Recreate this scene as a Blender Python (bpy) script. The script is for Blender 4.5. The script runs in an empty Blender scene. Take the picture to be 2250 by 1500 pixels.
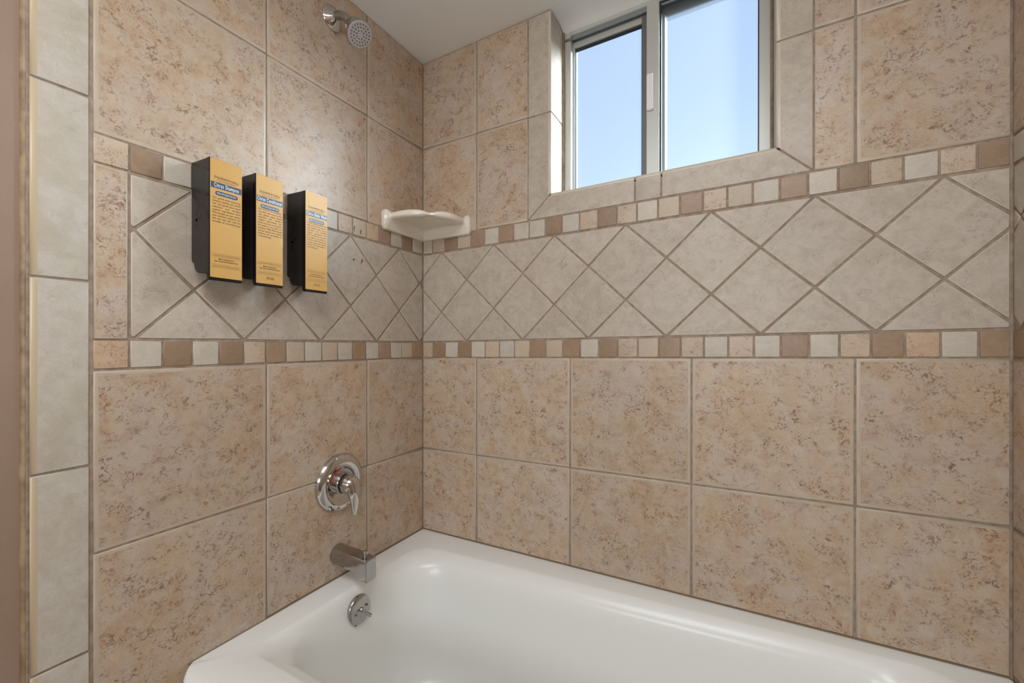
import bpy, bmesh, math, random
from mathutils import Vector, Matrix
random.seed(7)
C = bpy.context.scene.collection
SC = bpy.context.scene
T = 0.32                      # one wall tile plus its joint, in metres
ZC = 1.07                     # height of the camera above the bathroom floor
SB = 0.01499                  # the alcove is laid slightly out of level along the long wall
W = 4.4111                    # alcove length in tiles
RIM = -2.0325                 # bathtub rim
CEIL = 3.1007
def P(x, y, z): return Vector((x*T, y*T, ZC + z*T))
FLOOR = -ZC/T

# ------------------------------------------------------------------ camera
def make_camera():
    cam = bpy.data.cameras.new('camera'); o = bpy.data.objects.new('camera', cam); C.objects.link(o)
    yaw, pit, rol = 0.5316562, -0.00085175, 0.0005954
    cy, sy = math.cos(yaw), math.sin(yaw)
    f = Vector((-sy, cy, 0)); r = Vector((cy, sy, 0)); u = Vector((0, 0, 1))
    f2 = f*math.cos(pit) + u*math.sin(pit); u2 = u*math.cos(pit) - f*math.sin(pit)
    r3 = r*math.cos(rol) + u2*math.sin(rol); u3 = u2*math.cos(rol) - r*math.sin(rol)
    M = Matrix((r3, u3, -f2)).transposed().to_4x4()
    M.translation = P(3.0352, -3.7605, 0)
    o.matrix_world = M
    cam.sensor_width = 36; cam.lens = 949.6265/2250*36
    cam.shift_x = 54.675/2250; cam.shift_y = 8.219/2250
    cam.clip_start = 0.01
    SC.camera = o
make_camera()

# ------------------------------------------------------------------ world, sun, lamps, exposure
SC.view_settings.view_transform = 'Standard'; SC.view_settings.look = 'None'
SC.view_settings.gamma = 1.0; SC.view_settings.use_curve_mapping = False
SC.view_settings.exposure = 0.35
SKY_STRENGTH = 0.215
SUN_STRENGTH = 9.0
ROOM_W = 14.6
UPLIGHT_W = 10.0
wd = bpy.data.worlds.new('sky'); SC.world = wd; wd.use_nodes = True
wn = wd.node_tree.nodes; wl = wd.node_tree.links
sk = wn.new('ShaderNodeTexSky'); sk.sky_type = 'NISHITA'; sk.sun_disc = False
sk.sun_elevation = math.radians(42); sk.sun_rotation = math.radians(70)
sk.air_density = 1.0; sk.dust_density = 4.0
hz = wn.new('ShaderNodeMix'); hz.data_type = 'RGBA'; hz.inputs[0].default_value = .16; hz.inputs[7].default_value = (2.6, 2.7, 2.85, 1)
wl.new(sk.outputs[0], hz.inputs[6]); wl.new(hz.outputs[2], wn['Background'].inputs[0]); wn['Background'].inputs[1].default_value = SKY_STRENGTH
if SUN_STRENGTH:
    s = bpy.data.lights.new('sun', 'SUN'); s.energy = SUN_STRENGTH; s.angle = math.radians(24); s.color = (.93, .97, 1.0)
    so = bpy.data.objects.new('sun', s); C.objects.link(so)
    so.rotation_euler = Vector((-0.68, -0.66, -0.31)).to_track_quat('-Z', 'Y').to_euler()
def area(name, loc, aim, sx, sy, watts, col):
    l = bpy.data.lights.new(name, 'AREA'); l.shape = 'RECTANGLE'; l.size = sx; l.size_y = sy; l.energy = watts; l.color = col
    o = bpy.data.objects.new(name, l); C.objects.link(o); o.location = loc
    o.rotation_euler = (Vector(aim) - Vector(loc)).to_track_quat('-Z', 'Y').to_euler()
    return o
area('room_ceiling_light', P(2.6, -4.0, 3.02), P(2.5, -3.3, -1.0), 1.0, 0.9, ROOM_W, (.91, .97, 1.0))
area('fill_uplight', P(2.6, -7.9, .5), P(2.0, 0, 2.6), 0.9, 0.5, UPLIGHT_W, (.91, .97, 1.0))  # unseen fill lamp, added behind the camera to brighten ceiling and alcove

# ------------------------------------------------------------------ helpers
def mesh_obj(name, bm, mats, parent=None, smooth=False, recalc=True):
    if recalc: bmesh.ops.recalc_face_normals(bm, faces=bm.faces)
    me = bpy.data.meshes.new(name); bm.to_mesh(me); bm.free()
    for m in (mats if isinstance(mats, (list, tuple)) else [mats]): me.materials.append(m)
    if smooth is not False:
        for p in me.polygons: p.use_smooth = True
        if smooth is not True: me.set_sharp_from_angle(angle=math.radians(smooth))
    o = bpy.data.objects.new(name, me); C.objects.link(o)
    if parent: o.parent = parent
    return o
def struct(name, bm, mats, parent=None, **k):
    o = mesh_obj(name, bm, mats, parent, **k)
    if not parent: o['kind'] = 'structure'
    return o
def thing(name, label, cat, loc=(0, 0, 0), group=None):
    o = bpy.data.objects.new(name, None); C.objects.link(o); o.location = loc
    o.empty_display_size = .03
    o['label'] = label; o['category'] = cat
    if group: o['group'] = group
    return o
def box(bm, a, b, mi=0):
    v = [bm.verts.new((x, y, z)) for x in (a[0], b[0]) for y in (a[1], b[1]) for z in (a[2], b[2])]
    for q in ((0,1,3,2),(4,6,7,5),(0,4,5,1),(2,3,7,6),(0,2,6,4),(1,5,7,3)):
        f = bm.faces.new([v[i] for i in q]); f.material_index = mi
    return v
def tbox(bm, a, b, mi=0): return box(bm, P(*a), P(*b), mi)
def loft(bm, rings, closed=True, cap0=True, cap1=True, mi=0):
    V = [[bm.verts.new(p) for p in r] for r in rings]
    n = len(V[0])
    for a, b in zip(V, V[1:]):
        for i in range(n if closed else n-1):
            j = (i+1) % n
            f = bm.faces.new((a[i], a[j], b[j], b[i])); f.material_index = mi
    if cap0: bm.faces.new(list(reversed(V[0]))).material_index = mi
    if cap1: bm.faces.new(V[-1]).material_index = mi
    return V
def frame_of(d):
    d = Vector(d).normalized(); a = Vector((0, 0, 1)) if abs(d.z) < .9 else Vector((0, 1, 0))
    e = d.cross(a).normalized(); return d, e, e.cross(d).normalized()
def lathe(bm, org, axis, prof, n=40, mi=0, cap0=True, cap1=True):
    d, e, g = frame_of(axis); org = Vector(org)
    rings = [[org + d*h + (e*math.cos(t) + g*math.sin(t))*max(r, 1e-5) for t in [2*math.pi*i/n for i in range(n)]] for h, r in prof]
    return loft(bm, rings, True, cap0, cap1, mi)
def tube(bm, pts, rads, n=20, mi=0):
    pts = [Vector(p) for p in pts]; rings = []
    up = Vector((0, 1, 0.01))
    for i, p in enumerate(pts):
        d = (pts[min(i+1, len(pts)-1)] - pts[max(i-1, 0)]).normalized()
        e = d.cross(up).normalized(); g = e.cross(d).normalized()
        r = rads[i] if isinstance(rads, (list, tuple)) else rads
        ra, rb = r if isinstance(r, tuple) else (r, r)
        rings.append([p + e*ra*math.cos(t) + g*rb*math.sin(t) for t in [2*math.pi*k/n for k in range(n)]])
    loft(bm, rings, mi=mi)
def lin(c): return tuple(((v/255)/12.92 if v/255 <= .04045 else ((v/255+.055)/1.055)**2.4) for v in c) + (1,)

# ------------------------------------------------------------------ materials
def new_mat(name):
    m = bpy.data.materials.new(name); m.use_nodes = True
    return m, m.node_tree.nodes, m.node_tree.links, m.node_tree.nodes['Principled BSDF']
def plain(name, rgb, rough=.5, metal=0, spec=.5, noise=None, bump=None, coat=0):
    m, N, L, B = new_mat(name)
    B.inputs['Base Color'].default_value = lin(rgb); B.inputs['Roughness'].default_value = rough
    B.inputs['Metallic'].default_value = metal; B.inputs['Specular IOR Level'].default_value = spec
    B.inputs['Coat Weight'].default_value = coat; B.inputs['Coat Roughness'].default_value = .05
    if noise or bump:
        tc = N.new('ShaderNodeTexCoord')
        if noise:
            nz = N.new('ShaderNodeTexNoise'); nz.inputs['Scale'].default_value = noise[0]; nz.inputs['Detail'].default_value = 4
            rp = N.new('ShaderNodeValToRGB'); rp.color_ramp.elements[0].position = .35; rp.color_ramp.elements[1].position = .65
            rp.color_ramp.elements[0].color = lin(rgb); rp.color_ramp.elements[1].color = lin(noise[1])
            L.new(tc.outputs['Object'], nz.inputs['Vector']); L.new(nz.outputs['Fac'], rp.inputs[0]); L.new(rp.outputs[0], B.inputs['Base Color'])
        if bump:
            nb = N.new('ShaderNodeTexNoise'); nb.inputs['Scale'].default_value = bump[0]; nb.inputs['Detail'].default_value = 3
            bp = N.new('ShaderNodeBump'); bp.inputs['Strength'].default_value = bump[1]; bp.inputs['Distance'].default_value = .001
            L.new(tc.outputs['Object'], nb.inputs['Vector']); L.new(nb.outputs['Fac'], bp.inputs['Height']); L.new(bp.outputs[0], B.inputs['Normal'])
    return m
ALB = .87
def shade(c): return tuple(255*((v/255)**2.2*ALB)**(1/2.2) for v in c)
def tile_mat(name, cols, fleck, amount, fleck_scale=105, cluster=(.47, .66), rough=.38, tint=.06, relief=.25, base_scale=8, halo=None):
    """ceramic: three ground colours in clouds, clusters of wormy flecks, each tile its own cut of the pattern"""
    cols = [shade(c) for c in cols]; fleck = shade(fleck); halo = shade(halo) if halo else None
    m, N, L, B = new_mat(name)
    tc = N.new('ShaderNodeTexCoord'); oi = N.new('ShaderNodeObjectInfo')
    off = N.new('ShaderNodeVectorMath'); off.operation = 'SCALE'; off.inputs[0].default_value = (31.7, 17.3, 53.1)
    L.new(oi.outputs['Random'], off.inputs['Scale'])
    ad = N.new('ShaderNodeVectorMath'); L.new(tc.outputs['Object'], ad.inputs[0]); L.new(off.outputs[0], ad.inputs[1])
    def noise(sc, det, dist=0, rough_=.5):
        n = N.new('ShaderNodeTexNoise'); n.inputs['Scale'].default_value = sc; n.inputs['Detail'].default_value = det
        n.inputs['Distortion'].default_value = dist; n.inputs['Roughness'].default_value = rough_
        L.new(ad.outputs[0], n.inputs['Vector']); return n.outputs['Fac']
    def ramp(fac, stops):
        r = N.new('ShaderNodeValToRGB'); r.color_ramp.elements[0].position = stops[0][0]; r.color_ramp.elements[0].color = stops[0][1]
        r.color_ramp.elements[1].position = stops[-1][0]; r.color_ramp.elements[1].color = stops[-1][1]
        for p, c in stops[1:-1]:
            e = r.color_ramp.elements.new(p); e.color = c
        L.new(fac, r.inputs[0]); return r.outputs[0]
    def math_(op, a, b):
        n = N.new('ShaderNodeMath'); n.operation = op
        for i, v in enumerate((a, b)):
            if isinstance(v, (int, float)): n.inputs[i].default_value = v
            else: L.new(v, n.inputs[i])
        return n.outputs[0]
    def mix(fac, a, b, mode='MIX'):
        n = N.new('ShaderNodeMix'); n.data_type = 'RGBA'; n.blend_type = mode
        for s, v in ((n.inputs[0], fac), (n.inputs[6], a), (n.inputs[7], b)):
            if isinstance(v, (int, float)): s.default_value = v
            elif isinstance(v, tuple): s.default_value = v
            else: L.new(v, s)
        return n.outputs[2]
    K = (0, 0, 0, 1); Wh = (1, 1, 1, 1)
    ground = ramp(noise(base_scale, 6, .4, .68), [(.40, lin(cols[0])), (.5, lin(cols[1])), (.60, lin(cols[2]))])
    mott = noise(42, 4, .5, .65)
    ground = mix(ramp(mott, [(.42, K), (.68, (.55, .55, .55, 1))]), ground, lin(cols[3]))
    cl = ramp(noise(26, 4, .9, .7), [(cluster[0], K), (cluster[1], Wh)])
    fl = ramp(noise(fleck_scale*1.02, 3, 1.5, .62), [(.505, K), (.595, Wh)])
    fine = ramp(noise(fleck_scale*2.6, 2, 1.0), [(.56, K), (.66, (.45, .45, .45, 1))])
    mask = math_('MULTIPLY', math_('MAXIMUM', fl, fine), cl)
    if halo: ground = mix(math_('MULTIPLY', ramp(noise(20, 5, .8, .75), [(.46, K), (.66, Wh)]), .5), ground, lin(halo))
    fcol = mix(ramp(noise(6, 2), [(.4, K), (.6, Wh)]), lin(fleck), lin((fleck[0]-6, fleck[1]-2, fleck[2]+8)))
    col = mix(math_('MULTIPLY', mask, amount), ground, fcol)
    grain = noise(420, 2)
    col = mix(math_('MULTIPLY', math_('SUBTRACT', grain, .42), .35), col, (.16, .13, .10, 1))
    hv = N.new('ShaderNodeHueSaturation'); L.new(col, hv.inputs['Color'])
    L.new(math_('ADD', math_('MULTIPLY', oi.outputs['Random'], 2*tint), 1-tint), hv.inputs['Value'])
    L.new(hv.outputs[0], B.inputs['Base Color'])
    B.inputs['Roughness'].default_value = rough; B.inputs['Specular IOR Level'].default_value = .42
    bp = N.new('ShaderNodeBump'); bp.inputs['Strength'].default_value = relief; bp.inputs['Distance'].default_value = .0012
    L.new(math_('ADD', math_('MULTIPLY', mott, .6), math_('MULTIPLY', grain, .25)), bp.inputs['Height']); L.new(bp.outputs[0], B.inputs['Normal'])
    return m
M = {}
M['mottle'] = tile_mat('mottled_beige_tile', [(207,188,173), (208,185,160), (205,175,145), (217,203,188)], (140,101,76), .85, cluster=(.44, .62), halo=(184,151,125))
M['mottle_edge'] = plain('mottled_tile_rim', (194,178,160), .35, noise=(30, (184,166,146)))
M['cream'] = tile_mat('cream_grey_tile', [(206,192,176), (210,196,181), (200,185,168), (180,166,151)], (156,141,124), .6, 130, (.44, .68), tint=.03, relief=.3, base_scale=11)
M['cream_edge'] = plain('cream_tile_rim', (192,179,163), .35)
M['trim'] = tile_mat('pale_trim_tile', [(208,200,187), (212,204,193), (202,192,175), (192,181,165)], (172,155,134), .55, 90, (.52, .72), tint=.03, relief=.5, base_scale=7)
M['trim_edge'] = plain('trim_tile_nose', (204,192,174), .3)
M['tan_edge'] = plain('tan_trim_tile_nose', (194,174,146), .35)
M['mcream'] = tile_mat('cream_mosaic_tile', [(210,198,181), (214,203,188), (206,193,175), (218,209,196)], (180,166,146), .4, 160, tint=.05, relief=.3, base_scale=16)
M['mbrown'] = tile_mat('brown_mosaic_tile', [(166,138,112), (160,132,106), (170,142,116), (174,149,126)], (146,114,88), .4, 160, tint=.1, relief=.3, base_scale=16)
M['mpink'] = tile_mat('rosy_brown_mosaic_tile', [(174,144,122), (168,138,116), (178,148,126), (182,156,136)], (150,116,94), .4, 160, tint=.06, relief=.3, base_scale=16)
M['mtan'] = tile_mat('tan_mosaic_tile', [(208,188,166), (206,186,162), (202,184,162), (212,195,174)], (176,146,118), .45, 150, tint=.05, relief=.3, base_scale=14)
M['mmott'] = tile_mat('speckled_mosaic_tile', [(210,188,168), (208,184,160), (204,182,158), (214,196,178)], (160,120,92), .75, 150, (.42, .6), tint=.05, relief=.3, base_scale=14)
M['morange'] = tile_mat('orange_mosaic_tile', [(210,180,150), (206,174,143), (204,176,148), (214,190,164)], (160,114,82), .7, 150, (.42, .6), tint=.04, relief=.3, base_scale=14)
M['grout'] = plain('taupe_grout', (166,148,132), .85, noise=(60, (142,122,106)), bump=(400, .5))
M['caulk'] = plain('aged_tan_caulk', (160,136,108), .5, noise=(45, (128,102,76)))
M['paint'] = plain('mauve_brown_wall_paint', (154,130,114), .55, noise=(6, (148,124,106)), bump=(160, .35))
M['white_paint'] = plain('white_ceiling_paint', (236,235,233), .6, bump=(90, .15))
M['floor'] = plain('beige_vinyl_floor', (190,176,156), .5, noise=(8, (176,160,140)))
M['enamel'] = plain('white_bathtub_enamel', (238,238,235), .26)
M['ceramic'] = plain('cream_glazed_ceramic', (232,222,208), .14, coat=.3)
M['chrome'] = plain('polished_chrome', (205,203,200), .07, 1)
M['dull'] = plain('dulled_chrome', (178,175,172), .16, 1)
M['satin'] = plain('brushed_nickel', (176,172,166), .24, 1)
M['face'] = plain('grey_spray_plate', (168,162,160), .4)
M['dark'] = plain('dark_rubber', (34,30,30), .5)
M['black'] = plain('black_plastic_housing', (34,31,29), .36)
M['black_edge'] = plain('glossy_black_plastic', (20,17,20), .2)
M['gold'] = plain('gold_paper_label', (205,160,88), .42, spec=.4)
M['navy'] = plain('navy_print', (48,66,98), .4)
M['ink'] = plain('dark_brown_ink', (66,50,36), .5)
M['ink2'] = plain('faded_brown_ink', (112,84,52), .5)
M['white_ink'] = plain('white_ink', (235,238,242), .4)
M['frame'] = plain('anodised_aluminium_frame', (196,196,190), .42, .35)
M['track'] = plain('grey_aluminium_track', (150,158,160), .4, .5)
M['dark_alu'] = plain('dark_grey_aluminium', (112,112,110), .5, .3)  # darker grey than the frame, for the sash stile and outer stile
M['gasket'] = plain('dark_window_gasket', (40,44,48), .5)
M['red'] = plain('red_mark', (170,40,30), .35)
M['blue'] = plain('blue_mark', (20,92,150), .35)
def glass_mats():
    m, N, L, B = new_mat('frosted_glass_inner'); N.remove(B); out = N['Material Output']
    tr = N.new('ShaderNodeBsdfTranslucent'); tr.inputs[0].default_value = (.93, .96, 1, 1)
    rf = N.new('ShaderNodeBsdfRefraction'); rf.inputs['Roughness'].default_value = .4; rf.inputs['IOR'].default_value = 1.3
    rf.inputs[0].default_value = (.86, .97, 1, 1)
    gl = N.new('ShaderNodeBsdfGlossy'); gl.inputs['Roughness'].default_value = .35
    tc = N.new('ShaderNodeTexCoord'); nz = N.new('ShaderNodeTexNoise'); nz.inputs['Scale'].default_value = 260; nz.inputs['Detail'].default_value = 1
    bp = N.new('ShaderNodeBump'); bp.inputs['Strength'].default_value = .25; bp.inputs['Distance'].default_value = .001
    L.new(tc.outputs['Object'], nz.inputs['Vector']); L.new(nz.outputs['Fac'], bp.inputs['Height'])
    L.new(bp.outputs[0], rf.inputs['Normal'])
    a = N.new('ShaderNodeMixShader'); a.inputs[0].default_value = .92; L.new(tr.outputs[0], a.inputs[1]); L.new(rf.outputs[0], a.inputs[2])
    b = N.new('ShaderNodeMixShader'); b.inputs[0].default_value = .05; L.new(a.outputs[0], b.inputs[1]); L.new(gl.outputs[0], b.inputs[2])
    th = N.new('ShaderNodeBsdfTransparent'); th.inputs[0].default_value = (.90, .98, 1, 1)
    c = N.new('ShaderNodeMixShader'); c.inputs[0].default_value = .32; L.new(b.outputs[0], c.inputs[1]); L.new(th.outputs[0], c.inputs[2])
    L.new(c.outputs[0], out.inputs['Surface'])
    m2, N, L, B = new_mat('clear_glass_outer'); N.remove(B); out = N['Material Output']
    t = N.new('ShaderNodeBsdfTransparent'); t.inputs[0].default_value = (.97, .985, 1, 1); L.new(t.outputs[0], out.inputs['Surface'])
    return [m, m2]
GLASS = glass_mats()

# ------------------------------------------------------------------ tiles
def inset(poly, ds):
    """offset each edge of a convex CCW polygon inward by its own distance"""
    n = len(poly); L = []
    for i in range(n):
        a, b = poly[i], poly[(i+1) % n]; dx, dy = b[0]-a[0], b[1]-a[1]; l = math.hypot(dx, dy)
        nx, ny = -dy/l, dx/l
        L.append((nx, ny, nx*a[0]+ny*a[1]+ds[i]))
    out = []
    for i in range(n):
        a, b = L[i-1], L[i]; det = a[0]*b[1]-a[1]*b[0]
        out.append(((a[2]*b[1]-b[2]*a[1])/det, (a[0]*b[2]-b[0]*a[2])/det))
    return out
def clip(poly, u0, v0, u1, v1):
    for ax, s, lim in ((0, 1, u0), (0, -1, u1), (1, 1, v0), (1, -1, v1)):
        res = []
        for i in range(len(poly)):
            a, b = poly[i-1], poly[i]; da, db = s*(a[ax]-lim), s*(b[ax]-lim)
            if (da >= 0) != (db >= 0):
                t = da/(da-db); res.append((a[0]+t*(b[0]-a[0]), a[1]+t*(b[1]-a[1])))
            if db >= 0: res.append(b)
        poly = res
        if len(poly) < 3: return []
    out = []
    for p in poly:
        if not out or math.hypot(p[0]-out[-1][0], p[1]-out[-1][1]) > 1e-4: out.append(p)
    if math.hypot(out[0][0]-out[-1][0], out[0][1]-out[-1][1]) < 1e-4: out.pop()
    return out if len(out) > 2 else []
WALLS = {'back': (Vector((1,0,0)), Vector((0,0,1)), Vector((0,-1,0)), Vector((0,0,ZC)), SB),
         'left': (Vector((0,1,0)), Vector((0,0,1)), Vector((1,0,0)), Vector((0,0,ZC)), 0.0),
         'right': (Vector((0,-1,0)), Vector((0,0,1)), Vector((-1,0,0)), Vector((W*T,0,ZC + SB*W*T)), 0.0)}
cache = {}
def tile(wall, parent, poly, mat, edge, rim=.007, gap=.0045, cut=(), nose=(), proud=0, name='tile'):
    """poly in tile units, CCW seen from the room; cut = edges sawn square, nose = bullnosed edges"""
    U, V, Nn, O, sl = WALLS[wall]
    n = len(poly)
    q = [(p[0]*T, (p[1]+sl*p[0])*T) for p in poly]
    cx = sum(p[0] for p in q)/n; cy = sum(p[1] for p in q)/n
    q = [(p[0]-cx, p[1]-cy) for p in q]
    q0 = inset(q, [0.0008 if i in nose else gap/2 for i in range(n)])
    key = (tuple((round(a, 4), round(b, 4)) for a, b in q), mat.name, tuple(cut), tuple(nose))
    me = cache.get(key)
    if me is None:
        bm = bmesh.new()
        def prof(i):
            if i in nose: return [(0, -.0021), (.0003, -.0012), (.0012, -.0005), (.003, -.0001), (.0065, 0), (.0085, 0)]
            if i in cut: return [(0, -.0021), (0, -.0006), (.0003, -.0002), (.0006, 0), (.0009, 0), (.0012, 0)]
            r = rim
            return [(0, -.0021), (0, -.0014), (r*.12, -.0007), (r*.35, -.00025), (r*.7, -.00005), (r, 0)]
        pr = [prof(i) for i in range(n)]
        rings = []
        for k in range(6):
            pts = inset(q0, [pr[i][k][0] for i in range(n)])
            hs = [min(pr[i-1][k][1], pr[i][k][1]) for i in range(n)]
            rings.append([bm.verts.new((p[0], p[1], h)) for p, h in zip(pts, hs)])
        for k in range(5):
            for i in range(n):
                j = (i+1) % n
                f = bm.faces.new((rings[k][i], rings[k][j], rings[k+1][j], rings[k+1][i])); f.material_index = 1 if (not nose or i in nose) else 0; f.smooth = True
        f = bm.faces.new(rings[5]); f.material_index = 0; f.smooth = True
        me = bpy.data.meshes.new(name); bm.to_mesh(me); bm.free()
        me.materials.append(mat); me.materials.append(edge)
        cache[key] = me
    o = bpy.data.objects.new(name, me); C.objects.link(o); o.parent = parent
    R = Matrix((U, V, Nn)).transposed()
    tx, ty = random.uniform(-.0012, .0012), random.uniform(-.0012, .0012)
    R = R @ Matrix.Rotation(tx, 3, 'X') @ Matrix.Rotation(ty, 3, 'Y')
    Mx = R.to_4x4(); Mx.translation = O + U*cx + V*cy + Nn*(proud + random.uniform(-.0002, .0003))
    o.matrix_world = Mx
    return o
def rect(u0, v0, u1, v1): return [(u0, v0), (u1, v0), (u1, v1), (u0, v1)]
# heights of the courses
MID, BB, BT, UB, UT, UJ = -1.1407, -.1411, .0264, .9952, 1.1618, 2.1534
def big(wall, par, u0, v0, u1, v1, cut=()): tile(wall, par, rect(u0, v0, u1, v1), M['mottle'], M['mottle_edge'], .0068, .0038, cut)
def mosaic(wall, par, us, v0, v1, kinds):
    for a, b, k in zip(us, us[1:], kinds):
        m = M[k]
        cut = [i for i, e in ((3, a), (1, b)) if b-a < .16]
        tile(wall, par, rect(a, v0, b, v1), m, m, .0016, .0040, (), proud=random.uniform(-.0003, .0003), name='mosaic_tile')
def diagonals(wall, par, u0, u1, anchor):
    """6 inch squares set on their corners; anchor = one vertex on the lower line"""
    v0, v1 = BT+.004, UB-.006; p = .6455; h = p/2; step = (v1-v0)/3
    for k in range(-9, 10):
        for j in range(-1, 4):
            cu = anchor + h + k*p + (h if j % 2 else 0) ; cv = v0 + j*step
            # square centres sit on alternate rows
            sq = [(cu-h, cv), (cu, cv-step), (cu+h, cv), (cu, cv+step)]
            q = clip(sq, u0, v0, u1, v1)
            if not q: continue
            ar = abs(sum(q[i-1][0]*q[i][1]-q[i][0]*q[i-1][1] for i in range(len(q))))/2
            if ar < .004: continue
            tile(wall, par, q, M['cream'], M['cream_edge'], .0022, .0058 if wall != 'back' else .0052, name='diagonal_tile')

def build_walls():
    g = .0022/T
    # ---- back wall with its window opening
    OX0, OX1, OZ = 1.4855, 3.2745, 1.352
    bm = bmesh.new()
    tbox(bm, (-.35, g, FLOOR), (OX0, .62, CEIL+.12)); tbox(bm, (OX1, g, FLOOR), (W+.35, .62, CEIL+.12))
    tbox(bm, (OX0, g, FLOOR), (OX1, .62, OZ+SB*OX0))
    wb = struct('wall_back', bm, M['grout'])
    cols = [0, .6965, 1.6965, 2.6965, 3.6965, W-.004]
    for i, (a, b) in enumerate(zip(cols, cols[1:])):
        cut = [3] if i == 0 else ([1] if i == 4 else [])
        big('back', wb, a, MID, b, BB, cut); big('back', wb, a, RIM+.005, b, MID, cut+[0])
    for a, b, c in ((0, .6965, [3]), (.6965, 1.275, [1]), (3.4705, 3.6965, [3]), (3.6965, W-.004, [1])):
        big('back', wb, a, UT, b, UJ, c); big('back', wb, a, UJ, b, CEIL-.006, c+[2])
    us = [0, .1365] + [.1365+.1655*(k+1) for k in range(25)] + [W-.004]
    mosaic('back', wb, us, BB, BT, ['mmott','mbrown','mcream','mbrown','mcream','mtan','mcream','mtan','mbrown','mtan','mbrown','mcream','mbrown','mmott','mtan','mbrown','mmott','mcream','mmott','mcream','mpink','mcream','mmott','mbrown','morange','mcream','mbrown'])
    us = [0, .129] + [.129+.1655*(k+1) for k in range(25)] + [W-.004]
    mosaic('back', wb, us, UB, UT, ['mcream','mmott','mbrown','mtan','mpink','mcream','mpink','mcream','mcream','mbrown','mcream','mmott','mbrown','mmott','mcream','mtan','mpink','mmott','mtan','mcream','mpink','mcream','mbrown','mmott','mcream','mmott','mbrown'])
    diagonals('back', wb, 0, W-.004, 1.2195)
    # ---- bullnose trim round the window
    tr, te = M['cream'], M['trim_edge']
    L0, L1, R0, R1, S0, S1 = 1.275, 1.511, 3.2485, 3.4705, 1.1655, 1.3865
    tj = 2.147
    kw = dict(rim=.0025, gap=.0035, name='trim_tile')
    tile('back', wb, [(L0, S0), (L1, S1), (L1, tj), (L0, tj)], tr, te, nose=(1,), **kw)
    tile('back', wb, [(L0, tj), (L1, tj), (L1, CEIL-.006), (L0, CEIL-.006)], tr, te, nose=(1,), **kw)
    tile('back', wb, [(R1, S0), (R1, tj), (R0, tj), (R0, S1)], tr, te, nose=(2,), **kw)
    tile('back', wb, [(R1, tj), (R1, CEIL-.006), (R0, CEIL-.006), (R0, tj)], tr, te, nose=(2,), **kw)
    tile('back', wb, [(L0, S0), (2.263, S0), (2.263, S1), (L1, S1)], tr, te, nose=(2,), **kw)
    tile('back', wb, [(2.263, S0), (2.471, S0), (2.471, S1), (2.263, S1)], tr, te, nose=(2,), **kw)
    tile('back', wb, [(2.471, S0), (R1, S0), (R0, S1), (2.471, S1)], tr, te, nose=(2,), **kw)
    # ---- reveal and sill tiles lining the recess
    def slab(a, b, m, name):
        bm = bmesh.new(); tbox(bm, a, b); bmesh.ops.bevel(bm, geom=bm.edges[:], offset=.0008, segments=1, affect='EDGES')
        mesh_obj(name, bm, m, wb)
    for z0, z1 in ((S1+.02, tj+.02), (tj+.03, CEIL+.01)):
        slab((OX0, .004, z0), (L1-.003, .315, z1), M['cream'], 'reveal_tile')
        slab((R0+.003, .004, z0+.02), (OX1, .315, z1+.02), M['cream'], 'reveal_tile')
    for x0, x1 in ((L1, 2.261), (2.265, 2.469), (2.473, R0)):
        bm = bmesh.new(); v = tbox(bm, (x0, .004, OZ), (x1, .33, S1-.004))
        for q in v: q.co.z += SB*(q.co.x)
        bmesh.ops.bevel(bm, geom=bm.edges[:], offset=.0008, segments=1, affect='EDGES'); mesh_obj('sill_tile', bm, M['cream'], wb)
    # ---- left wall
    bm = bmesh.new(); tbox(bm, (-.35, -3.075, FLOOR), (-g, g, CEIL+.1))
    wl_ = struct('wall_left', bm, M['grout'])
    ys = [-2.825, -1.8245, -.8245, 0]
    for i, (a, b) in enumerate(zip(ys, ys[1:])):
        cut = [1] if i == 2 else []
        big('left', wl_, a, MID, b, BB, cut)
        big('left', wl_, a, (-2.1405 if i == 0 else RIM+.005), b, MID, cut+([] if i == 0 else [0]))
        big('left', wl_, a, UT-.004, b, UJ, cut); big('left', wl_, a, UJ, b, CEIL-.006, cut+[2])
    big('left', wl_, -2.825, FLOOR+.01, -2.435, -2.1405, [0, 1])
    us = [-2.825+.1657*k for k in range(17)]+[0]
    mosaic('left', wl_, us, BB+.003, BT, ['morange','mcream','mbrown','mcream','mbrown','mmott','mbrown','mtan','mcream','mtan','mcream','mbrown','mcream','mpink','mcream','mtan','mbrown'])
    mosaic('left', wl_, us, UB, UT-.004, ['mmott','mbrown','mcream','mmott','mbrown','mcream','mtan','mbrown','mmott','mcream','mmott','mtan','morange','mpink','mcream','mbrown','mcream'])
    tile('left', wl_, rect(-2.825, BT, -2.661, UB), M['mottle'], M['mottle_edge'], .003, .004, name='border_tile')
    diagonals('left', wl_, -2.661, 0, -.7025)
    zs = [FLOOR+.01, -2.652, -1.6545, -.6535, .341, 1.3355, 2.330, CEIL-.006]
    for a, b in zip(zs, zs[1:]):
        tile('left', wl_, rect(-3.066, a, -2.833, b), M['trim'], M['tan_edge'], .0025, .004, nose=(3,), name='trim_tile')
    bm = bmesh.new()
    n = 60; z0, z1 = FLOOR+.01, CEIL-.01
    rr = random.Random(3); ring = []
    for i in range(n+1):
        z = z0+(z1-z0)*i/n; w = rr.uniform(-.004, .004)
        ring.append([P(-g-.02, -3.067, z), P(-.006, -3.068, z), P(-.022+w*.3, -3.088+w, z), P(-.05, -3.098, z)])
    loft(bm, ring); mesh_obj('caulk_bead', bm, M['caulk'], wl_, smooth=True)
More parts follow.
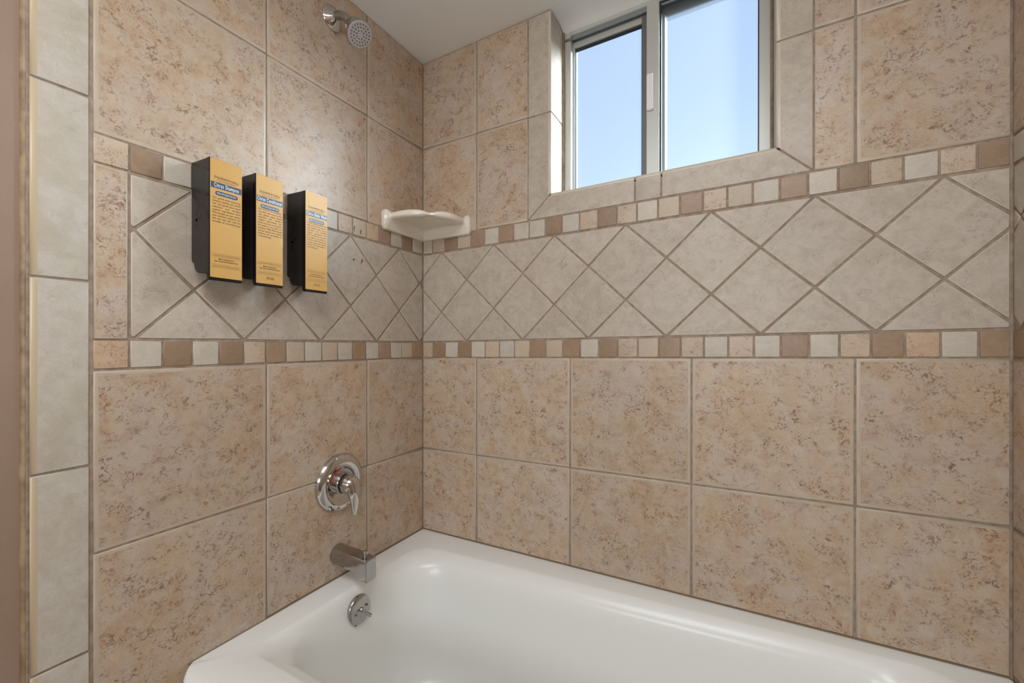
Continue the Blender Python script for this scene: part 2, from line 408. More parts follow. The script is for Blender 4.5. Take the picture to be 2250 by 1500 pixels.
    bm = bmesh.new(); tbox(bm, (-.45, -8.2, FLOOR), (-.035, -3.075, CEIL+.1)); mesh_obj('painted_panel', bm, M['paint'], wl_)
    # ---- dark chips and scratches in two tiles beside the shelf
    for y, z, l, a in ((-.985, 1.055, .055, 84), (-.905, 1.045, .05, 80), (-.985, .775, .035, 20), (-.895, .765, .06, 75)):
        bm = bmesh.new(); c, d = math.cos(math.radians(a)), math.sin(math.radians(a)); q = []
        for k in range(12):
            t_ = 2*math.pi*k/12; px, pz = l/2*math.cos(t_), .0045*math.sin(t_)+.004*math.sin(2*t_+l*90); q.append((y+px*c-pz*d, z+px*d+pz*c))
        loft(bm, [[P(h, yy, zz) for yy, zz in q] for h in (.0008, .0022)]); mesh_obj('chip_mark', bm, M['dark'], wl_)
    # ---- right wall
    bm = bmesh.new(); tbox(bm, (W+g, -2.85, FLOOR), (W+.35, g, CEIL+.2))
    wr = struct('wall_right', bm, M['grout'])
    us = [0, .62, 1.62, 2.62]
    sh = -.0661
    for i, (a, b) in enumerate(zip(us, us[1:])):
        cut = [3] if i == 0 else []
        big('right', wr, a+.004, MID, b, BB, cut); big('right', wr, a+.004, RIM+.03, b, MID, cut+[0])
        big('right', wr, a+.004, UT, b, UJ, cut); big('right', wr, a+.004, UJ, b, CEIL-.02, cut+[2])
    kinds = ['mbrown','mcream','mmott','mcream','mbrown','mtan']*3
    ms = [.004+.1655*k for k in range(17)]
    mosaic('right', wr, ms, BB, BT, kinds); mosaic('right', wr, ms, UB, UT, ['mcream']+kinds[1:])
    diagonals('right', wr, .004, 2.62, .085)
    for a, b in zip(zs[1:], zs[2:]):
        tile('right', wr, rect(2.625, a, 2.845, min(b, CEIL-.02)), M['trim'], M['trim_edge'], .0025, .004, nose=(1,), name='trim_tile')
    bm = bmesh.new(); tbox(bm, (W+.035, -8.2, FLOOR), (W+.45, -2.85, CEIL+.2)); mesh_obj('painted_panel', bm, M['paint'], wr)
    # ---- rest of the room
    bm = bmesh.new(); tbox(bm, (-.45, -8.4, FLOOR), (W+.45, -8.1, CEIL+.2)); struct('wall_front', bm, M['white_paint'])
    bm = bmesh.new(); tbox(bm, (-.45, -8.4, FLOOR-.2), (W+.45, .62, FLOOR)); struct('floor', bm, M['floor'])
    bm = bmesh.new(); v = tbox(bm, (-.45, -8.4, CEIL), (W+.45, .62, CEIL+.4))
    for q in v: q.co.z += SB*q.co.x
    struct('ceiling', bm, M['white_paint'])
    # plaster cove over the window head
    pr = [(.02, CEIL+.02), (.02, CEIL-.0005), (.13, CEIL-.001), (.19, CEIL-.004), (.24, CEIL-.011), (.28, CEIL-.022), (.31, CEIL-.034), (.345, CEIL-.045), (.345, CEIL+.02)]
    bm = bmesh.new(); loft(bm, [[P(x, y, z+SB*x) for y, z in pr] for x in (1.512, 3.247)])
    struct('trim_1', bm, M['white_paint'], smooth=50)
build_walls()

# ------------------------------------------------------------------ window
def build_window():
    F, TK, G = M['frame'], M['track'], M['gasket']
    root = bpy.data.objects.new('window_1', None); C.objects.link(root); root.location = P(2.38, .4, 1.39)
    root['kind'] = 'structure'
    inv = Matrix.Translation(-root.location)
    def part(name, boxes, m, bev=.0012, par=None):
        bm = bmesh.new()
        for a, b in boxes:
            v = tbox(bm, a, b)
            for q in v: q.co.z += SB*q.co.x
        if bev: bmesh.ops.bevel(bm, geom=bm.edges[:], offset=bev, segments=2, affect='EDGES')
        bmesh.ops.transform(bm, matrix=inv, verts=bm.verts)
        o = mesh_obj(name, bm, m, root, smooth=35)
        if par: o.parent = par
        return o
    zb = 1.39; zt = 3.105
    fr = part('window_frame', [((1.523, .33, zb), (1.5835, .55, zt)), ((3.157, .33, zb), (3.232, .55, zt)),
                          ((1.5835, .33, 3.0225), (3.157, .55, zt)), ((1.5835, .33, zb), (3.157, .55, zb+.07))], F)
    part('track', [((1.5835, .352, 2.992), (3.157, .372, 3.024)), ((1.5835, .40, 2.985), (2.30, .53, 3.0225))], TK, .0006, fr)
    part('weep_clip', [((1.524, .326, 2.965), (1.60, .345, 3.005))], M['satin'], .002, fr)
    # left sash, in the outer track
    sy0, sy1 = .395, .455
    ls = part('left_sash', [((1.5835, sy0, zb+.07), (1.603, sy1, 2.985)),
                       ((1.603, sy0, 2.925), (2.244, sy1, 2.985)), ((1.603, sy0, zb+.07), (2.244, sy1, zb+.13))], F)
    part('sash_stile', [((2.244, sy0-.004, zb+.07), (2.318, sy1, 2.985))], M['dark_alu'], .001, ls)
    part('glazing_bead', [((1.603, sy0-.008, 2.925), (2.244, sy0+.006, 2.945))], M['frame'], .001, ls)
    part('gasket', [((1.603, sy0+.012, zb+.13), (1.609, sy1-.01, 2.925)), ((1.609, sy0+.012, 2.912), (2.244, sy1-.01, 2.925)), ((2.238, sy0+.012, zb+.13), (2.244, sy1-.01, 2.912))], G, 0, ls)
    # right light, fixed in the inner track behind the meeting stile
    ms = part('meeting_stile', [((2.298, .318, zb+.07), (2.404, .392, 3.0225))], F, .0018)
    part('pull_handle', [((2.302, .292, 2.06), (2.358, .319, 2.385))], M['white_paint'], .0022, ms)
    part('gasket', [((2.404, .345, zb+.07), (2.418, .395, 3.0225)), ((3.149, .345, zb+.07), (3.157, .395, 3.0225)), ((2.418, .345, 3.01), (3.149, .395, 3.0225))], G, 0, ms)
    part('outer_stile', [((2.404, .42, zb+.07), (2.44, .55, 3.0225)), ((2.44, .42, 2.965), (3.157, .55, 3.0225))], M['dark_alu'], .001, ms)
    for x0, x1, y, z1 in ((1.603, 2.244, .432, 2.925), (2.404, 3.157, .366, 3.0225)):
        bm = bmesh.new(); v = tbox(bm, (x0, y, zb+.072), (x1, y+.010, z1))
        for q in v: q.co.z += SB*q.co.x
        bm.faces.ensure_lookup_table(); bm.normal_update()
        bmesh.ops.recalc_face_normals(bm, faces=bm.faces)
        for f in bm.faces: f.material_index = 0 if f.normal.y < -.5 else 1
        bmesh.ops.transform(bm, matrix=inv, verts=bm.verts)
        mesh_obj('pane', bm, GLASS, root)
    # discoloured sealant up both jambs
    rr = random.Random(5)
    for x0, x1 in ((1.508, 1.5235), (3.2315, 3.251)):
        bm = bmesh.new(); rings = []
        for i in range(50):
            z = 1.40+(3.08-1.40)*i/49; w = rr.uniform(-.003, .003)
            rings.append([P(x0, .30+w, z)-root.location, P(x1, .30-w, z)-root.location, P(x1, .36, z)-root.location, P(x0, .36, z)-root.location])
        loft(bm, rings); mesh_obj('sealant', bm, M['caulk'], root, smooth=True)
build_window()

# ------------------------------------------------------------------ bathtub
def rounded(xl, xr, yf, ybl, ybr, rfl, rfr, rbr, rbl, z, n=12):
    pts = []
    cs = [((xl, yf), rfl, 180, (1, 1)), ((xr, yf), rfr, 270, (-1, 1)), ((xr, ybr), rbr, 0, (-1, -1)), ((xl, ybl), rbl, 90, (1, -1))]
    for (x, y), r, a0, (sx, sy) in cs:
        cx, cy = x+sx*r, y+sy*r
        for i in range(n+1):
            a = math.radians(a0 + 90*i/n); pts.append((cx+r*math.cos(a), cy+r*math.sin(a)))
    res = []
    m = n+1
    for k in range(4):                                            # points along the straight runs too
        seg = pts[k*m:(k+1)*m]; nx = pts[((k+1) % 4)*m]
        res += seg
        for j in range(1, 12):
            t = j/12; res.append((seg[-1][0]*(1-t)+nx[0]*t, seg[-1][1]*(1-t)+nx[1]*t))
    return [P(x, y, z+SB*x) for x, y in res]
def build_tub():
    t = thing('bathtub', 'white enamelled bathtub set into the tiled alcove below the window', 'bathtub', P(W/2, -1.2, FLOOR))
    off = Matrix.Translation(-t.location)
    X0, X1, YB = .004, W-.006, -.004
    bm = bmesh.new(); R = RIM
    rings = []
    for yf, z in ((-2.44, FLOOR+.002), (-2.44, R-.16), (-2.435, R-.08), (-2.42, R-.035), (-2.395, R-.01), (-2.36, R)):
        d = -2.44-yf
        rings.append(rounded(X0, X1, yf, YB, YB, max(.13+d, .05), .02, .02, .02, z))
    #        xl    xr    yf      ybl    ybr   rfl  rfr  rbr  rbl   dz
    for a in ((.215, 4.19, -2.095, -.30, -.115, .10, .30, .22, .24, 0),
              (.228, 4.17, -2.080, -.315, -.125, .12, .30, .23, .26, -.004),
              (.243, 4.15, -2.050, -.335, -.145, .16, .32, .25, .30, -.018),
              (.256, 4.12, -2.005, -.365, -.170, .22, .36, .28, .35, -.040),
              (.268, 4.09, -1.965, -.395, -.200, .28, .40, .32, .40, -.070),
              (.276, 4.06, -1.940, -.415, -.222, .32, .42, .34, .43, -.110),
              (.290, 4.00, -1.915, -.435, -.245, .34, .42, .36, .44, -.22),
              (.325, 3.88, -1.880, -.470, -.285, .34, .42, .36, .44, -.55),
              (.365, 3.74, -1.845, -.505, -.325, .34, .42, .36, .44, -.88),
              (.40, 3.66, -1.810, -.540, -.360, .33, .42, .36, .42, -1.0),
              (.46, 3.56, -1.750, -.600, -.420, .31, .40, .34, .40, -1.08),
              (.56, 3.42, -1.65, -.70, -.52, .27, .36, .30, .34, -1.115),
              (.80, 3.15, -1.42, -.93, -.78, .16, .2, .18, .18, -1.125)):
        rings.append(rounded(*a[:9], R+a[9]))
    loft(bm, rings, True, True, True)
    bmesh.ops.transform(bm, matrix=off, verts=bm.verts)
    mesh_obj('tub_shell', bm, M['enamel'], t, smooth=50)
    # sealant line between rim and tiles
    bm = bmesh.new()
    def bead(a, b):
        d = Vector(b)-Vector(a); n = 30; rr = random.Random(2)
        nrm = Vector((0, -1, 0)) if abs(d.x) > abs(d.y) else Vector((1, 0, 0))
        rings = []
        for i in range(n+1):
            p = Vector(a)+d*i/n; w = .0009+rr.uniform(0, .0004)
            rings.append([p-nrm*.0015, p+nrm*(w+.001), p+nrm*w*.6+Vector((0, 0, w)), p-nrm*.0015+Vector((0, 0, w*1.8))])
        loft(bm, rings)
    bead(P(.0, -.001, R+.001), P(W, -.001, R+SB*W+.001)); bead(P(.001, 0, R+.001), P(.001, -2.36, R+.001))
    bmesh.ops.transform(bm, matrix=off, verts=bm.verts)
    mesh_obj('caulk_bead', bm, plain('brown_sealant', (132,112,88), .6), t)
    return t
TUB = build_tub()

# ------------------------------------------------------------------ chrome fittings
def build_shower():
    base = P(0, -1.236, 2.80)
    t = thing('shower_head', 'chrome shower head on a short bent arm below the ceiling', 'shower head', base)
    bm = bmesh.new(); lathe(bm, (0, 0, 0), (1, 0, 0), [(0, .102*T), (.012*T, .104*T), (.022*T, .098*T), (.055*T, .05*T), (.066*T, .036*T), (.066*T, .026*T)], 48)
    mesh_obj('wall_flange', bm, M['chrome'], t, smooth=40)
    axis = Vector((.66, -.20, -.72)).normalized()
    head = (P(.335, -1.232, 2.545) - base)
    neck = head - axis*.20*T
    pts = []
    p0, p1, p2 = Vector((.03*T, 0, 0)), Vector((.15*T, 0, .012*T)), neck
    for i in range(15):
        s = i/14; pts.append(p0*(1-s)**2 + p1*2*s*(1-s) + p2*s*s)
    bm = bmesh.new(); tube(bm, pts, .036*T, 24); mesh_obj('arm', bm, M['satin'], t, smooth=60)
    bm = bmesh.new()
    lathe(bm, neck - axis*.03*T, axis, [(0, .038*T), (.010*T, .052*T), (.035*T, .060*T), (.055*T, .060*T), (.065*T, .072*T), (.09*T, .086*T), (.13*T, .097*T), (.19*T, .105*T), (.222*T, .108*T), (.232*T, .104*T)], 48)
    body = mesh_obj('head_body', bm, M['satin'], t, smooth=50)
    bm = bmesh.new(); lathe(bm, head + axis*.0015, axis, [(-.004, .098*T), (0, .1*T), (.0012, .096*T), (.0016, .03*T)], 48)
    fp = mesh_obj('spray_plate', bm, M['face'], t, smooth=40)
    bm = bmesh.new(); d, e, g = frame_of(axis); c = head + axis*.003
    for r, n in ((.03, 8), (.053, 14), (.076, 20)):
        for k in range(n):
            a = 2*math.pi*k/n; lathe(bm, c + (e*math.cos(a)+g*math.sin(a))*r*T, axis, [(-.001, .0016), (.0006, .0014), (.0012, .0008)], 8)
    o = mesh_obj('nozzles', bm, M['dark'], fp); o['kind'] = 'stuff'
    bm = bmesh.new(); q = head + (-g*.72+e*-.72).normalized()*.1*T
    lathe(bm, head + e*.108*T*-.6 + g*-.108*T*.8 - axis*.012, axis, [(0, .004), (.01, .004), (.012, .002)], 12)
    mesh_obj('spray_lever', bm, M['chrome'], t, smooth=40)
build_shower()

def build_valve():
    base = P(0, -1.157, -1.20)
    t = thing('tub_faucet', 'chrome tub faucet with round plate and single lever above the spout', 'faucet', base)
    bm = bmesh.new()
    lathe(bm, (0, 0, 0), (1, 0, 0), [(0, .250*T), (.012*T, .252*T), (.03*T, .243*T), (.048*T, .222*T), (.058*T, .195*T), (.058*T, .180*T), (.05*T, .165*T), (.046*T, .15*T), (.046*T, .06*T)], 72)
    mesh_obj('escutcheon', bm, M['chrome'], t, smooth=50)
    bm = bmesh.new(); lathe(bm, (.046*T, 0, 0), (1, 0, 0), [(0, .096*T), (.03*T, .096*T), (.04*T, .09*T), (.04*T, .055*T)], 40); h = mesh_obj('hub', bm, M['chrome'], t, smooth=50)
    bm = bmesh.new(); lathe(bm, (.086*T, 0, 0), (1, 0, 0), [(0, .078*T), (.024*T, .078*T)], 40); mesh_obj('rubber_ring', bm, M['dark'], h, smooth=50)
    def arc(a0, a1, r, m, name):
        bm = bmesh.new(); rings = []
        for i in range(15):
            a = math.radians(a0+(a1-a0)*i/14)
            q = [Vector((x*T, rr*math.cos(a)*T, rr*math.sin(a)*T)) for x, rr in ((.0455, r), (.0475, r), (.0475, r+.012), (.0455, r+.012))]
            rings.append(q)
        loft(bm, rings); mesh_obj(name, bm, m, t)
    arc(5, 85, .125, M['blue'], 'cold_mark'); arc(95, 175, .125, M['red'], 'hot_mark')
    bm = bmesh.new(); lathe(bm, (.11*T, 0, 0), (1, 0, 0), [(0, .083*T), (.006*T, .085*T), (.03*T, .085*T), (.06*T, .078*T), (.085*T, .06*T), (.10*T, .035*T), (.104*T, .01*T)], 40)
    # lever growing out of the cap
    path = [(.165, 0, .012), (.175, 0, -.03), (.19, .004, -.08), (.195, .006, -.13), (.195, .008, -.18), (.20, .01, -.225), (.21, .012, -.255)]
    rad = [(.05, .068), (.052, .068), (.046, .06), (.034, .048), (.022, .038), (.014, .032), (.009, .028)]
    tube(bm, [Vector(p)*T for p in path], [(a*T, b*T) for a, b in rad], 24)
    lv = mesh_obj('lever_handle', bm, M['chrome'], t, smooth=55)
    bm = bmesh.new(); lathe(bm, (.209*T, 0, .006*T), (1, 0, -.1), [(0, .012*T), (.006*T, .012*T), (.010*T, .008*T)], 16); mesh_obj('index_button', bm, M['satin'], lv, smooth=40)
    for y in (-.05, .05):
        bm = bmesh.new(); lathe(bm, (.052*T, y*T, -.205*T), (1, 0, 0), [(0, .014*T), (.006*T, .013*T), (.008*T, .008*T)], 16)
        mesh_obj('screw', bm, M['satin'], t, smooth=40)
build_valve()

def build_spout():
    base = P(0, -1.168, -1.82)
    t = thing('tub_spout', 'chrome tub spout with a pull-up diverter knob under the faucet', 'spout', base)
    def ring(x, hw, top, bot, ex, n=64):
        cz, hz = (top+bot)/2, (top-bot)/2; pts = []
        for i in range(n):
            a = 2*math.pi*i/n; c, s = math.cos(a), math.sin(a)
            pts.append(Vector((x, math.copysign(abs(c)**(2/ex), c)*hw, cz+math.copysign(abs(s)**(2/ex), s)*hz))*T)
        return pts
    bm = bmesh.new()
    R = [ring(0, .086, .084, -.086, 2), ring(.01, .088, .086, -.088, 2), ring(.05, .086, .082, -.086, 2.1), ring(.11, .080, .076, -.081, 2.6), ring(.17, .074, .071, -.076, 4.2), ring(.22, .070, .066, -.072, 6),
         ring(.262, .066, .062, -.068, 7), ring(.272, .0655, .061, -.09, 8), ring(.282, .065, .060, -.125, 8), ring(.32, .064, .057, -.129, 9), ring(.385, .061, .050, -.132, 9), ring(.396, .0595, .047, -.131, 9), ring(.401, .055, .042, -.126, 8)]
    loft(bm, R); mesh_obj('spout_body', bm, M['dull'], t, smooth=34)
    bm = bmesh.new(); lathe(bm, (.333*T, 0, .05*T), (0, 0, 1), [(0, .015*T), (.03*T, .015*T), (.032*T, .022*T), (.048*T, .022*T), (.052*T, .018*T)], 20)
    mesh_obj('diverter_knob', bm, M['dull'], t, smooth=40)
build_spout()

def build_overflow(tub):
    ax = Vector((1, 0, .11)).normalized()
    base = P(.302, -1.212, RIM-.158)
    d, e, g = frame_of(ax)
    bm = bmesh.new(); lathe(bm, -ax*.006, ax, [(0, .105*T), (.006, .114*T), (.009, .116*T), (.012, .112*T), (.0145, .1*T), (.0155, .02*T)], 48)
    p = mesh_obj('overflow_plate', bm, M['dull'], tub, smooth=40); p.location = base - tub.location; p['label'] = 'round brushed metal overflow plate'; t = p
    for s in (-1, 1):
        bm = bmesh.new(); c = ax*.0095 + Vector((0, s*.062*T, .012*T*s))
        lathe(bm, c, ax, [(0, .012*T), (.0015, .0115*T), (.002, .007*T), (.0005, .005*T)], 16); mesh_obj('screw', bm, M['satin'], t, smooth=30)
        bm = bmesh.new(); lathe(bm, c, ax, [(.001, .0055*T), (.0022, .0055*T)], 10); mesh_obj('screw_slot', bm, M['dark'], t)
    bm = bmesh.new(); lathe(bm, ax*.009 + Vector((0, .004*T, 0)), ax, [(0, .02*T), (.003, .018*T), (.005, .012*T)], 18)
    q0 = ax*.012; q1 = ax*.012 + Vector((.085*T, .02*T, -.03*T)); dd = (q1-q0)
    lathe(bm, q0, dd, [(0, .007*T), (dd.length*.6, .009*T), (dd.length*.85, .0135*T), (dd.length*.97, .0145*T), (dd.length, .012*T)], 16)
    mesh_obj('trip_lever', bm, M['satin'], t, smooth=40)
    bm = bmesh.new(); box(bm, (-.003, -.012*T-.012, -.112*T), (.0065, .012*T-.012, -.098*T)); mesh_obj('weep_slot', bm, M['dark'], t)
build_overflow(TUB)

# ------------------------------------------------------------------ corner shelf
def build_shelf():
    t = thing('corner_shelf', 'cream ceramic corner soap shelf with scalloped front edge', 'shelf', P(.0, .0, 1.13))
    off = P(0, 0, 1.13)
    NT, NR = 72, 34
    def sm(x): x = min(1, max(0, x)); return x*x*(3-2*x)
    def Rr(a):
        e = min(a, math.pi/2-a)*.62                                 # distance from the nearer wall at the front
        n = math.exp(-((a/(math.pi/4)-1)/.10)**2)
        return .595 + .055*math.sin(2*a)**1.5 + .045*sm(1-(e-.03)/.07) - .022*n
    top, bot = [], []
    bm = bmesh.new()
    for i in range(NT+1):
        u = i/NT; a = (math.pi/2)*(.5-.5*math.cos(math.pi*u))
        R_ = Rr(a); rt, rb = [], []
        uu = abs(a/(math.pi/4)-1)
        for j in range(NR+1):
            s = j/NR; s = 1-(1-s)**1.6; r = s*R_
            x, y = max(r*math.cos(a), .001), -max(r*math.sin(a), .001)
            d = min(x, -y)
            lip = sm((s-.84)/.09)
            notch = -.020*math.exp(-(uu/.13)**2) + .008*math.exp(-((uu-.42)/.3)**2)
            ear = sm(1-(d-.035)/.05)
            zt = .135 + .034*lip + notch*lip + .036*ear*sm((s-.80)/.2)
            zb = .104 - .099*sm(1-(d-.030)/.055) + .016*math.exp(-(uu/.11)**2)*lip + .012*sm(1-abs(s-.55)/.4)*(1-ear)
            th = 1-sm((s-.955)/.045)
            zm = (zt+zb)/2
            rt.append(bm.verts.new(Vector((x, y, zm+(zt-zm)*(.62+.38*math.sqrt(max(th, 0)))))*T))
            rb.append(bm.verts.new(Vector((x, y, zm+(zb-zm)*(.62+.38*math.sqrt(max(th, 0)))))*T))
        top.append(rt); bot.append(rb)
    for i in range(NT):
        for j in range(NR):
            bm.faces.new((top[i][j], top[i+1][j], top[i+1][j+1], top[i][j+1])); bm.faces.new((bot[i][j], bot[i][j+1], bot[i+1][j+1], bot[i+1][j]))
        bm.faces.new((top[i][NR], top[i+1][NR], bot[i+1][NR], bot[i][NR]))
    for k in (0, NT):
        for j in range(NR): bm.faces.new((top[k][j], top[k][j+1], bot[k][j+1], bot[k][j]))
    bmesh.ops.remove_doubles(bm, verts=bm.verts, dist=1e-6)
    mesh_obj('shelf_body', bm, M['ceramic'], t, smooth=60)
build_shelf()

# ------------------------------------------------------------------ lettering
_glyph = {}
def word_mesh(txt, size, shear=0, bold=0, space=1):
    """flat outline of a word (verts, faces, advance) at the given size"""
    key = (txt, shear, bold, space)
    if key not in _glyph:
        cu = bpy.data.curves.new('lettering', 'FONT'); cu.body = txt; cu.size = 1; cu.shear = shear; cu.offset = bold; cu.space_character = space; cu.resolution_u = 2; cu.fill_mode = 'FRONT'
        ob = bpy.data.objects.new('lettering', cu); C.objects.link(ob)
        dg = bpy.context.evaluated_depsgraph_get(); dg.update(); me = ob.evaluated_get(dg).to_mesh()
        vs = [tuple(v.co) for v in me.vertices]; fs = [tuple(p.vertices) for p in me.polygons]
        bpy.data.objects.remove(ob); bpy.data.curves.remove(cu)
        _glyph[key] = (vs, fs, max([v[0] for v in vs] or [0]))
    vs, fs, w = _glyph[key]
    return [(x*size, y*size) for x, y, _ in vs], fs, w*size
class Print:
    """flat print on a label: u to the right, v up, both in metres"""
    def __init__(s): s.bm = bmesh.new()
    def add(s, vs, fs, u, v, sx=1, rot=0):
        c, d = math.cos(rot), math.sin(rot)
        V = [s.bm.verts.new((0, u+sx*x*c-y*d, v+sx*x*d+y*c)) for x, y in vs]
        for f in fs:
            try: s.bm.faces.new([V[i] for i in f])
            except ValueError: pass
    def text(s, txt, size, u, v, width=None, align='c', shear=0, bold=0, space=1):
        vs, fs, w = word_mesh(txt, size, shear, bold, space); sx = (width/w) if width else 1
        s.add(vs, fs, u-(w*sx/2 if align == 'c' else 0), v, sx)
    def justified(s, line, size, u0, u1, v, last=False, shear=.25):
        ws = [word_mesh(w, size, shear) for w in line.split()]; tot = sum(w[2] for w in ws); n = len(ws)
        sp = size*.3; sx = 1
        if not last and n > 1:
            if tot + sp*(n-1) > (u1-u0): sx = ((u1-u0)-sp*(n-1))/tot
            sp = ((u1-u0)-tot*sx)/(n-1)
        u = u0
        for vs, fs, w in ws: s.add(vs, fs, u, v, sx); u += w*sx+sp
    def rect(s, u0, v0, u1, v1): s.add([(u0, v0), (u1, v0), (u1, v1), (u0, v1)], [(0, 1, 2, 3)], 0, 0)
    def pill(s, u0, v0, u1, v1):
        r = (v1-v0)/2; c = (v0+v1)/2
        pts = [(u1-r+r*math.cos(a), c+r*math.sin(a)) for a in [math.radians(-90+15*i) for i in range(13)]] + [(u0+r+r*math.cos(a), c+r*math.sin(a)) for a in [math.radians(90+15*i) for i in range(13)]]
        s.add(pts, [tuple(range(len(pts)))], 0, 0)
    def obj(s, name, m, parent, x, lift):
        for v in s.bm.verts: v.co.x = x+lift
        o = mesh_obj(name, s.bm, m, parent, recalc=False)
        for p in o.data.polygons: pass
        return o
# serifed capitals drawn with strokes: (x0,y0,x1,y1,width)
TH, TN, SF = .17, .07, .06
def serif(x, y, w=.36): return (x-w/2, y, x+w/2, y, SF)
def bowl(cx, cy, rx, ry, a0, a1, n=8): return [(cx+rx*math.cos(math.radians(a0+(a1-a0)*i/n)), cy+ry*math.sin(math.radians(a0+(a1-a0)*i/n)), cx+rx*math.cos(math.radians(a0+(a1-a0)*(i+1)/n)), cy+ry*math.sin(math.radians(a0+(a1-a0)*(i+1)/n)), TN+(TH-TN)*abs(math.cos(math.radians(a0+(a1-a0)*(i+.5)/n)))) for i in range(n)]
GL = {'P': (.72, [(.2, 0, .2, 1, TH), serif(.2, .03), serif(.14, .97, .26), (.2, .97, .4, .97, TN), (.2, .48, .4, .48, TN)] + bowl(.4, .725, .24, .245, 90, -90)),
      'H': (.95, [(.2, 0, .2, 1, TH), (.74, 0, .74, 1, TH), serif(.2, .03), serif(.2, .97), serif(.74, .03), serif(.74, .97), (.2, .5, .74, .5, TN)]),
      'A': (.88, [(.14, 0, .42, 1, TN), (.42, 1, .74, 0, TH), serif(.14, .03, .3), serif(.74, .03, .32), (.26, .36, .62, .36, TN)]),
      'R': (.86, [(.2, 0, .2, 1, TH), serif(.2, .03), serif(.14, .97, .26), (.2, .97, .4, .97, TN), (.2, .5, .4, .5, TN), (.42, .5, .74, .02, TH), serif(.76, .03, .2)] + bowl(.4, .735, .24, .235, 90, -90)),
      'M': (1.08, [(.18, 0, .18, 1, TN), (.2, 1, .52, .05, TH), (.52, .05, .84, 1, TN), (.86, 0, .86, 1, TH), serif(.18, .03, .3), serif(.88, .03, .34), serif(.14, .97, .22), serif(.9, .97, .24)]),
      'C': (.82, bowl(.44, .5, .34, .47, 50, 310, 12) + [(.7, .72, .7, .95, TN)]),
      'O': (.9, bowl(.44, .5, .35, .47, 0, 360, 16)),
      'I': (.42, [(.2, 0, .2, 1, TH), serif(.2, .03), serif(.2, .97)]),
      'U': (.9, [(.2, .34, .2, 1, TH), (.7, .34, .7, 1, TN), serif(.2, .97), serif(.7, .97, .3)] + bowl(.45, .34, .25, .33, 180, 360)),
      'S': (.66, bowl(.33, .73, .21, .23, 20, 250, 8) + bowl(.33, .27, .23, .25, 70, -160, 8))}
def serif_text(pr, txt, h, u, v, width, sag=0, first=1.0):
    adv = [GL[c][0]*(first if i == 0 else 1) for i, c in enumerate(txt)]; tot = sum(adv); k = width/tot; x = 0
    for i, (c, a) in enumerate(zip(txt, adv)):
        hh = h*(first if i == 0 else 1); xm = (x+a/2)/tot*2-1
        yo = -sag*xm*xm; rot = -math.atan2(2*sag*xm, width/2)
        for x0, y0, x1, y1, w in GL[c][1]:
            sx = k*(first if i == 0 else 1)
            p0 = Vector((x0*sx, y0*hh)); p1 = Vector((x1*sx, y1*hh)); d = p1-p0
            if d.length < 1e-6: continue
            n = Vector((-d.y, d.x)).normalized()*(w*.5*(k+h)/2)
            q = [p0+n*-1, p1-n, p1+n, p0+n]
            pr.add([(z.x, z.y) for z in q], [(0, 1, 2, 3)], u-width/2+x*k, v+yo, 1, rot)
        x += a

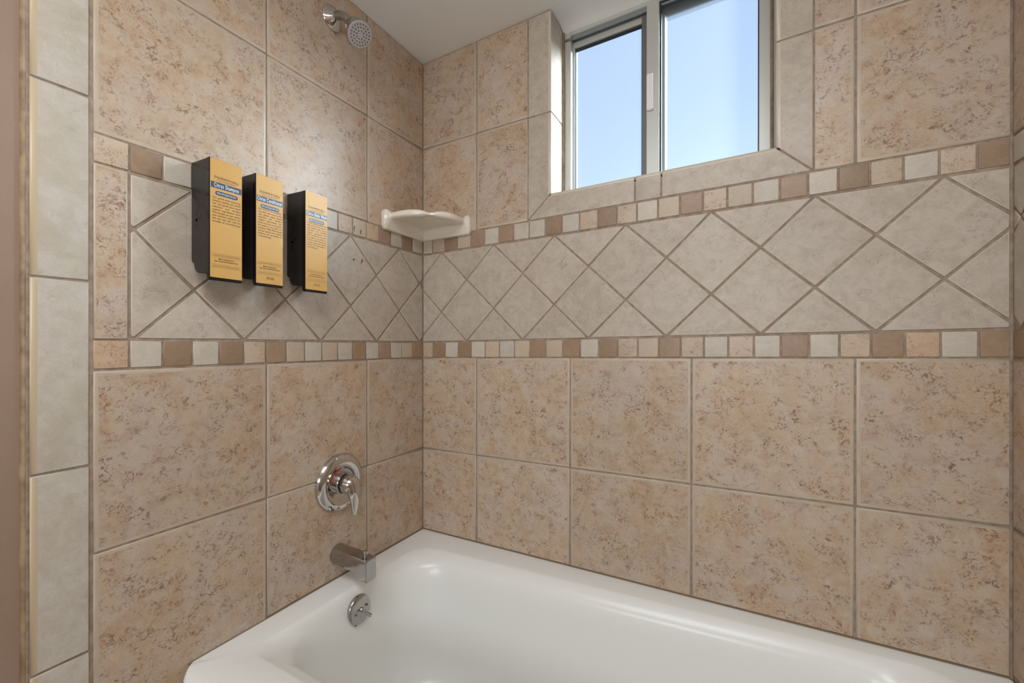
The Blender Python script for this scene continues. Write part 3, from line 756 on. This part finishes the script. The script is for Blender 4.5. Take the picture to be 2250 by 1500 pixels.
# ------------------------------------------------------------------ soap dispensers
PARA = {
 'shampoo': ["Our gentle shine enhancing", "shampoo clarifies and revives", "hair with gentle plant based", "cleansers and certified", "organic ingredients. With", "Pharmacopia you get natural", "and nutritive cleansers for", "the hair and skin with the", "benefits of aromatherapy."],
 'conditioner': ["Our moisture rich conditioner", "smoothes and nurtures hair", "with gentle plant based", "infusions and certified", "organic ingredients. We", "pride ourselves on the purity", "and quality of our body care", "products. With Pharmacopia", "you get natural and nutritive", "products and the benefits of", "aromatherapy."],
 'wash': ["A deep cleansing body wash", "that cleanses and nurtures", "with gentle plant based", "cleansers and certified", "organic ingredients. We", "pride ourselves on the purity", "and quality of our body care", "products. With Pharmacopia", "you get natural and nutritive", "products and the benefits of", "aromatherapy."]}
def dispenser(y0, title, para, push, label, first_v):
    """black wall dispenser: y0 = its left side, in tiles"""
    top, bot, dep, wid = 1.157, .400, .226, .2025
    t = thing('soap_dispenser', label, 'dispenser', P(0, y0+wid/2, bot), 'wall soap dispensers')
    o = t.location
    def slab(name, prof, ya, yb, m, bev=.0012, par=t):
        bm = bmesh.new(); loft(bm, [[P(x, yy, z)-o for x, z in prof] for yy in (ya, yb)])
        bmesh.ops.recalc_face_normals(bm, faces=bm.faces)
        if bev: bmesh.ops.bevel(bm, geom=bm.edges[:], offset=bev, segments=2, affect='EDGES')
        return mesh_obj(name, bm, m, par, smooth=40)
    hs = slab('housing', [(.004, 1.163), (.192, 1.157), (.192, .441), (.085, .452), (.052, .468), (.038, .495), (.034, .527), (.004, .535)], y0+.003, y0+wid-.003, M['black'])
    slab('wall_plate', [(.0, 1.15), (.006, 1.15), (.006, .53), (.0, .53)], y0+.012, y0+wid-.012, M['black'], 0)
    fc = slab('front_cover', [(.186, top), (dep-.002, top-.001), (dep-.002, bot), (.196, bot), (.186, .43)], y0, y0+wid, M['black_edge'])
    lb = slab('front_label', [(dep-.0025, top-.004), (dep, top-.004), (dep, bot+.018), (dep-.0025, bot+.018)], y0+.004, y0+wid-.003, M['gold'], 0)
    H = (top-.004-bot-.018)*T; Wd = (wid-.007)*T; u0 = (y0+.004)*T-o.y; v1 = ZC+(top-.004)*T-o.z; X = dep*T-o.x
    def V(f): return v1-f*H
    cu = u0+Wd/2
    def put(name, m, lift, fn):
        p = Print(); fn(p); p.obj(name, m, lb, X, lift)
    put('brand_lettering', M['ink'], .0002, lambda p: serif_text(p, 'PHARMACOPIA', H*.0185, cu, V(.162), Wd*.76, H*.006, 1.25))
    put('tagline', M['ink2'], .0002, lambda p: p.text('Natural and Organic Skincare', H*.016, cu, V(.183), Wd*.60, shear=.2))
    put('name_band', M['navy'], .0001, lambda p: p.rect(u0+Wd*.02, V(.247), u0+Wd*.985, V(.195)))
    put('name_lettering', M['white_ink'], .0003, lambda p: p.text(title, H*.05, cu, V(.2355), Wd*(.78 if len(title) < 15 else .93), bold=.012, space=1.2))
    put('badge', M['navy'], .0001, lambda p: p.pill(u0+Wd*.15, V(.304), u0+Wd*.86, V(.268)))
    put('badge_lettering', M['white_ink'], .0003, lambda p: p.text('Made with Organic Aloe Vera', H*.02, cu, V(.2905), Wd*.60, bold=.006))
    lines = PARA[para]
    def para_(p):
        for i, ln in enumerate(lines): p.justified(ln, H*.0225, u0+Wd*.06, u0+Wd*.955, V(first_v+.0248*i), i == len(lines)-1)
    put('description_lettering', M['ink'], .0002, para_)
    for f in (.797, .822, .888, .914): put('rule_line', M['ink2'], .0002, lambda p: p.rect(u0+Wd*.01, V(f+.0013), u0+Wd*.985, V(f)))
    put('small_print', M['ink2'], .0002, lambda p: p.text('All products are cruelty-free and vegan', H*.015, cu, V(.8145), Wd*.82))
    def hotel(p):
        p.text('Made Exclusively for', H*.018, cu, V(.846), Wd*.5, bold=.01); p.text('Best Western\u00ae Branded Hotels', H*.018, cu, V(.866), Wd*.74, bold=.01)
    put('hotel_lettering', M['ink'], .0002, hotel)
    put('small_print', M['ink2'], .0002, lambda p: p.text('No parabens, color additives or synthetics', H*.014, cu, V(.905), Wd*.84))
    if push: put('push_lettering', M['ink'], .0002, lambda p: serif_text(p, 'PUSH', H*.021, cu+Wd*.01, V(.957), Wd*.28))
    # leaf shaped level openings in both sides
    for yy, sgn in ((y0+.003, -1), (y0+wid-.003, 1)):
        for cx, cz, a in ((.068, .848, 60), (.086, .80, 20), (.064, .765, 75)):
            bm = bmesh.new(); pts = []
            for i in range(16):
                s = 2*math.pi*i/16; px, pz = .034*math.cos(s), .015*math.sin(s)*(1-.35*math.cos(s)); c, d = math.cos(math.radians(a)), math.sin(math.radians(a))
                pts.append((cx+px*c-pz*d, cz+px*d+pz*c))
            loft(bm, [[P(x, yy+sgn*h, z)-o for x, z in pts] for h in (-.002, .0008)])
            mesh_obj('leaf_opening', bm, M['black_edge'], hs)
    return t
dispenser(-2.3400, 'Citrus Shampoo', 'shampoo', False, 'black and gold citrus shampoo dispenser, nearest the pale trim tiles', .335)
dispenser(-2.0480, 'Citrus Conditioner', 'conditioner', True, 'black and gold citrus conditioner dispenser, between shampoo and body wash', .322)
dispenser(-1.6665, 'Citrus Body Wash', 'wash', True, 'black and gold citrus body wash dispenser, nearest the shower head', .322)
